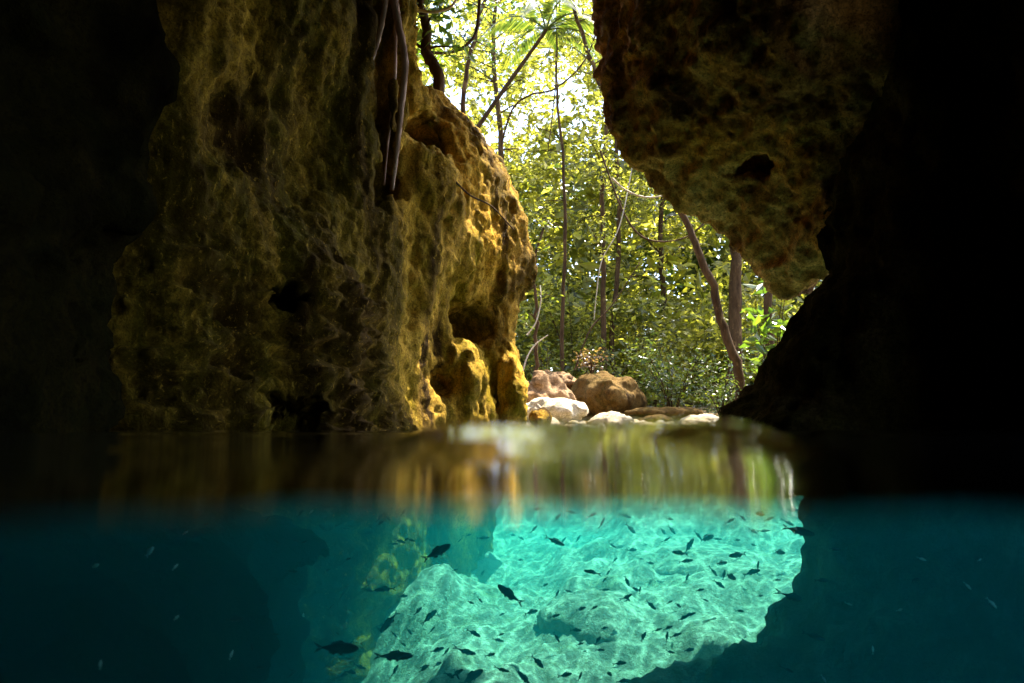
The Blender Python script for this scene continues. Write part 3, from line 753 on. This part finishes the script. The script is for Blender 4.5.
FISH = [
 (437,552,27,30,'dark fish gliding up in front of the pale underwater rock below the cliff'), (337,648,37,2,'largest dark fish, level, in the dim green water at the lower left'),
 (394,656,31,-2,'long dark fish, level, just right of the largest fish'), (509,594,22,150,'dark fish with its tail down in the blue gap between the sunlit rocks'),
 (799,531,24,-13,'dark fish crossing the jagged right edge of the bright slope'), (793,597,21,-18,'dark fish against the shaded right wall just off the bright slope'),
 (471,677,21,22,'dark fish partly over the bright rock at the bottom edge'), (525,679,18,130,'plump dark fish diving at the bottom edge near the centre'),
 (389,622,20,228,'dark fish pointing down to the left above the long level fish'), (385,589,18,188,'thin dark fish with raised tail at the left rim of the lit water'),
 (429,617,16,40,'oval dark fish in the teal water left of centre'), (738,555,17,182,'dark fish in profile in the middle of the upper bright slope'),
 (555,541,17,-22,'dark fish making a V with a smaller fish near the surface'), (466,652,17,-20,'dark fish sloping down beside the bright lower left rock'),
 (706,538,15,12,'slim dark fish just under the reflection on the right'), (689,546,15,52,'stout dark fish tilted steeply above two level fish'),
 (680,553,13,172), (592,572,14,170), (730,576,14,-30), (292,571,11,0), (344,593,11,60), (331,607,7,45), (403,596,8,0), (418,611,9,45), (437,650,12,15), (446,652,8,50),
 (423,669,8,20), (400,541,10,-20), (411,540,7,-20), (394,544,7,0), (368,533,8,10), (345,528,8,-10), (304,542,7,20), (360,667,10,-25), (351,672,9,0), (394,634,7,-45),
 (409,631,7,-45), (432,630,7,45), (403,644,6,-40), (252,648,10,95), (235,619,13,0), (483,538,11,5), (474,633,12,-25), (498,640,10,-15), (490,655,9,20), (502,670,13,-15),
 (538,662,11,-40), (457,673,12,35), (565,675,12,0), (580,677,9,70), (531,612,12,10), (555,616,9,15), (581,609,9,10), (605,590,9,10), (576,630,9,0), (604,628,7,0), (563,541,8,50),
 (578,539,8,60), (631,529,9,-45), (571,512,9,-15), (592,515,9,20), (602,523,10,60), (557,518,9,45), (534,529,8,50), (537,509,8,10), (509,504,7,55), (521,538,6,-30), (686,561,12,10),
 (698,535,9,-50), (717,539,8,0), (721,563,12,0), (719,584,12,-35), (724,575,9,80), (714,572,10,-50), (752,572,13,20), (758,566,8,75), (730,521,9,30), (743,518,8,-40), (762,514,13,170),
 (769,519,9,25), (753,531,9,-25), (764,531,10,10), (737,540,6,0), (754,545,6,160), (793,510,10,0), (789,523,11,-25), (779,552,13,-12), (777,580,6,10), (760,596,6,0), (689,615,12,20),
 (683,618,9,20), (678,605,8,-40), (651,605,9,-40), (627,597,10,20), (627,581,9,-65), (650,563,8,-15), (632,550,9,0), (641,559,5,0), (670,602,5,30), (676,635,10,25), (668,628,9,20),
 (658,630,8,15), (643,637,9,45), (667,637,8,70), (689,650,10,0), (670,652,7,0), (620,663,10,10), (623,681,13,0), (557,594,7,60), (557,638,9,-60), (598,640,8,55), (600,650,8,0),
 (687,578,8,70), (666,540,8,30), (672,530,8,-50), (663,531,8,-50), (670,519,7,-10), (654,509,6,0), (740,611,6,0), (580,644,7,20), (835,549,10,0), (788,670,12,-25), (822,580,9,5),
 (814,636,16,-15), (916,580,10,0), (612,545,7,-30), (700,590,7,15), (640,590,6,80), (615,560,6,40), (705,600,6,-20), (545,585,6,30), (520,560,6,0), (480,600,6,-40), (455,570,6,20)]
g = random.Random(21)
for k in range(46):
    FISH.append((g.uniform(330, 640) if k < 34 else g.uniform(190, 330), g.uniform(512, 676), g.choice((5, 6, 7, 8, 9)), g.uniform(-50, 60) + g.choice((0, 0, 180))))
PALE = [(95,566,9,22,'bright silvery fish glinting in the black water at the far left'), (149,552,13,45), (185,533,6,30), (175,567,6,50), (176,618,7,40), (100,665,8,80), (231,655,8,70), (303,617,7,80),
        (369,584,6,60), (311,512,6,40), (922,559,7,-20), (992,603,9,-60), (968,586,8,-50), (849,604,6,-20), (873,650,6,80), (824,679,7,-60), (980,560,5,20), (900,610,6,10)]
bpy.context.view_layer.update()
block = [o for o in C.objects if o.name.split('.')[0] in ('lakebed', 'cave_wall', 'rock_cliff', 'submerged_rock', 'submerged_ledge')]
def hit(px, py):
    p0 = Vector((0, 0, CAMZ)); dv = at(px, py, 1.0) - p0; best = 9.0
    for o in block:
        ok, loc, *_ = o.ray_cast(p0 - o.location, dv.normalized())
        if ok: best = min(best, (loc + o.location).y)
    return best
def zone(px, py, pale):
    if pale: return ('tiny pale fish glinting in the dark water on the ' + ('left' if px < 512 else 'right'), 'pale fish in the dark water')
    if px < 425: return 'small dark fish in the dim green water on the left', 'dark fish in the left shade'
    if px > 800: return 'small dark fish in the blue shade beside the right wall', 'dark fish in the right shade'
    if py < 534: return 'small dark fish swimming right under the reflecting surface', 'dark fish under the surface'
    if py > 605: return 'small dark fish low over the bright rippled rocks at the bottom', 'dark fish over the bottom rocks'
    return 'small dark fish over the middle of the bright rippled slope', 'dark fish over the bright slope'
g = random.Random(3)
for k, e in enumerate(FISH + PALE):
    px, py, ln, an = e[:4]; pale = k >= len(FISH)
    h = hit(px, py); size = (.13 if ln > 14 else .10) if not pale else .05
    d = max(1.2, min(size * 683 / ln, h * .86))
    p = at(px, py, d)
    if p.z > -.05: d = d * 1.0
    yaw = g.uniform(-35, 35); L = ln * d / 683 / math.cos(R(yaw)) * 1.15
    o = bpy.data.objects.new('fish', SM if pale else (FM[0] if ln > 24 else FM[k % 4])); C.objects.link(o)
    roll = an if abs((an + 180) % 360 - 180) <= 90 else an - 180
    m = Matrix.Rotation(-R(roll), 3, 'Y')
    if roll != an: m = m @ Matrix.Rotation(math.pi, 3, 'Z')
    o.rotation_euler = (m @ Matrix.Rotation(R(yaw), 3, 'Z')).to_euler()
    o.location = p; o.scale = (L, L, L * g.uniform(.92, 1.08))
    lab, grp = zone(px, py, pale)
    if len(e) > 4: lab = e[4]
    tag(o, lab, 'fish', 'school of fish in the pool' if len(e) > 4 else grp)

# ------------------------------------------------------------------ light
SUN_EL, SUN_AZ = 62.0, 45.0                                # azimuth to the right of straight ahead
w = bpy.data.worlds.new('World'); sc.world = w; w.use_nodes = True
nt = w.node_tree; bg = nt.nodes['Background']; sky = nt.nodes.new('ShaderNodeTexSky'); sky.sky_type = 'NISHITA'; sky.sun_disc = False
sky.sun_elevation = R(SUN_EL); sky.sun_rotation = R(SUN_AZ); sky.dust_density = 2.0
nt.links.new(sky.outputs[0], bg.inputs[0]); bg.inputs[1].default_value = .15
sl = bpy.data.lights.new('sun', 'SUN'); sl.energy = 5.0; sl.angle = R(.5); sl.color = (1, .93, .80)
so = bpy.data.objects.new('sun', sl); C.objects.link(so)
d = Vector((math.sin(R(SUN_AZ)) * math.cos(R(SUN_EL)), math.cos(R(SUN_AZ)) * math.cos(R(SUN_EL)), math.sin(R(SUN_EL))))
so.rotation_euler = d.to_track_quat('Z', 'Y').to_euler()
vs_ = sc.view_settings; vs_.view_transform = 'Standard'; vs_.look = 'None'; vs_.gamma = 1; vs_.use_curve_mapping = False; vs_.exposure = 2.45
cy = sc.cycles
cy.use_denoising = True
try: cy.denoiser = 'OPENIMAGEDENOISE'
except Exception: pass
cy.max_bounces = 8; cy.diffuse_bounces = 4; cy.glossy_bounces = 3; cy.transmission_bounces = 4; cy.transparent_max_bounces = 24; cy.volume_bounces = 2
cy.sample_clamp_indirect = 6; cy.caustics_reflective = False; cy.caustics_refractive = False
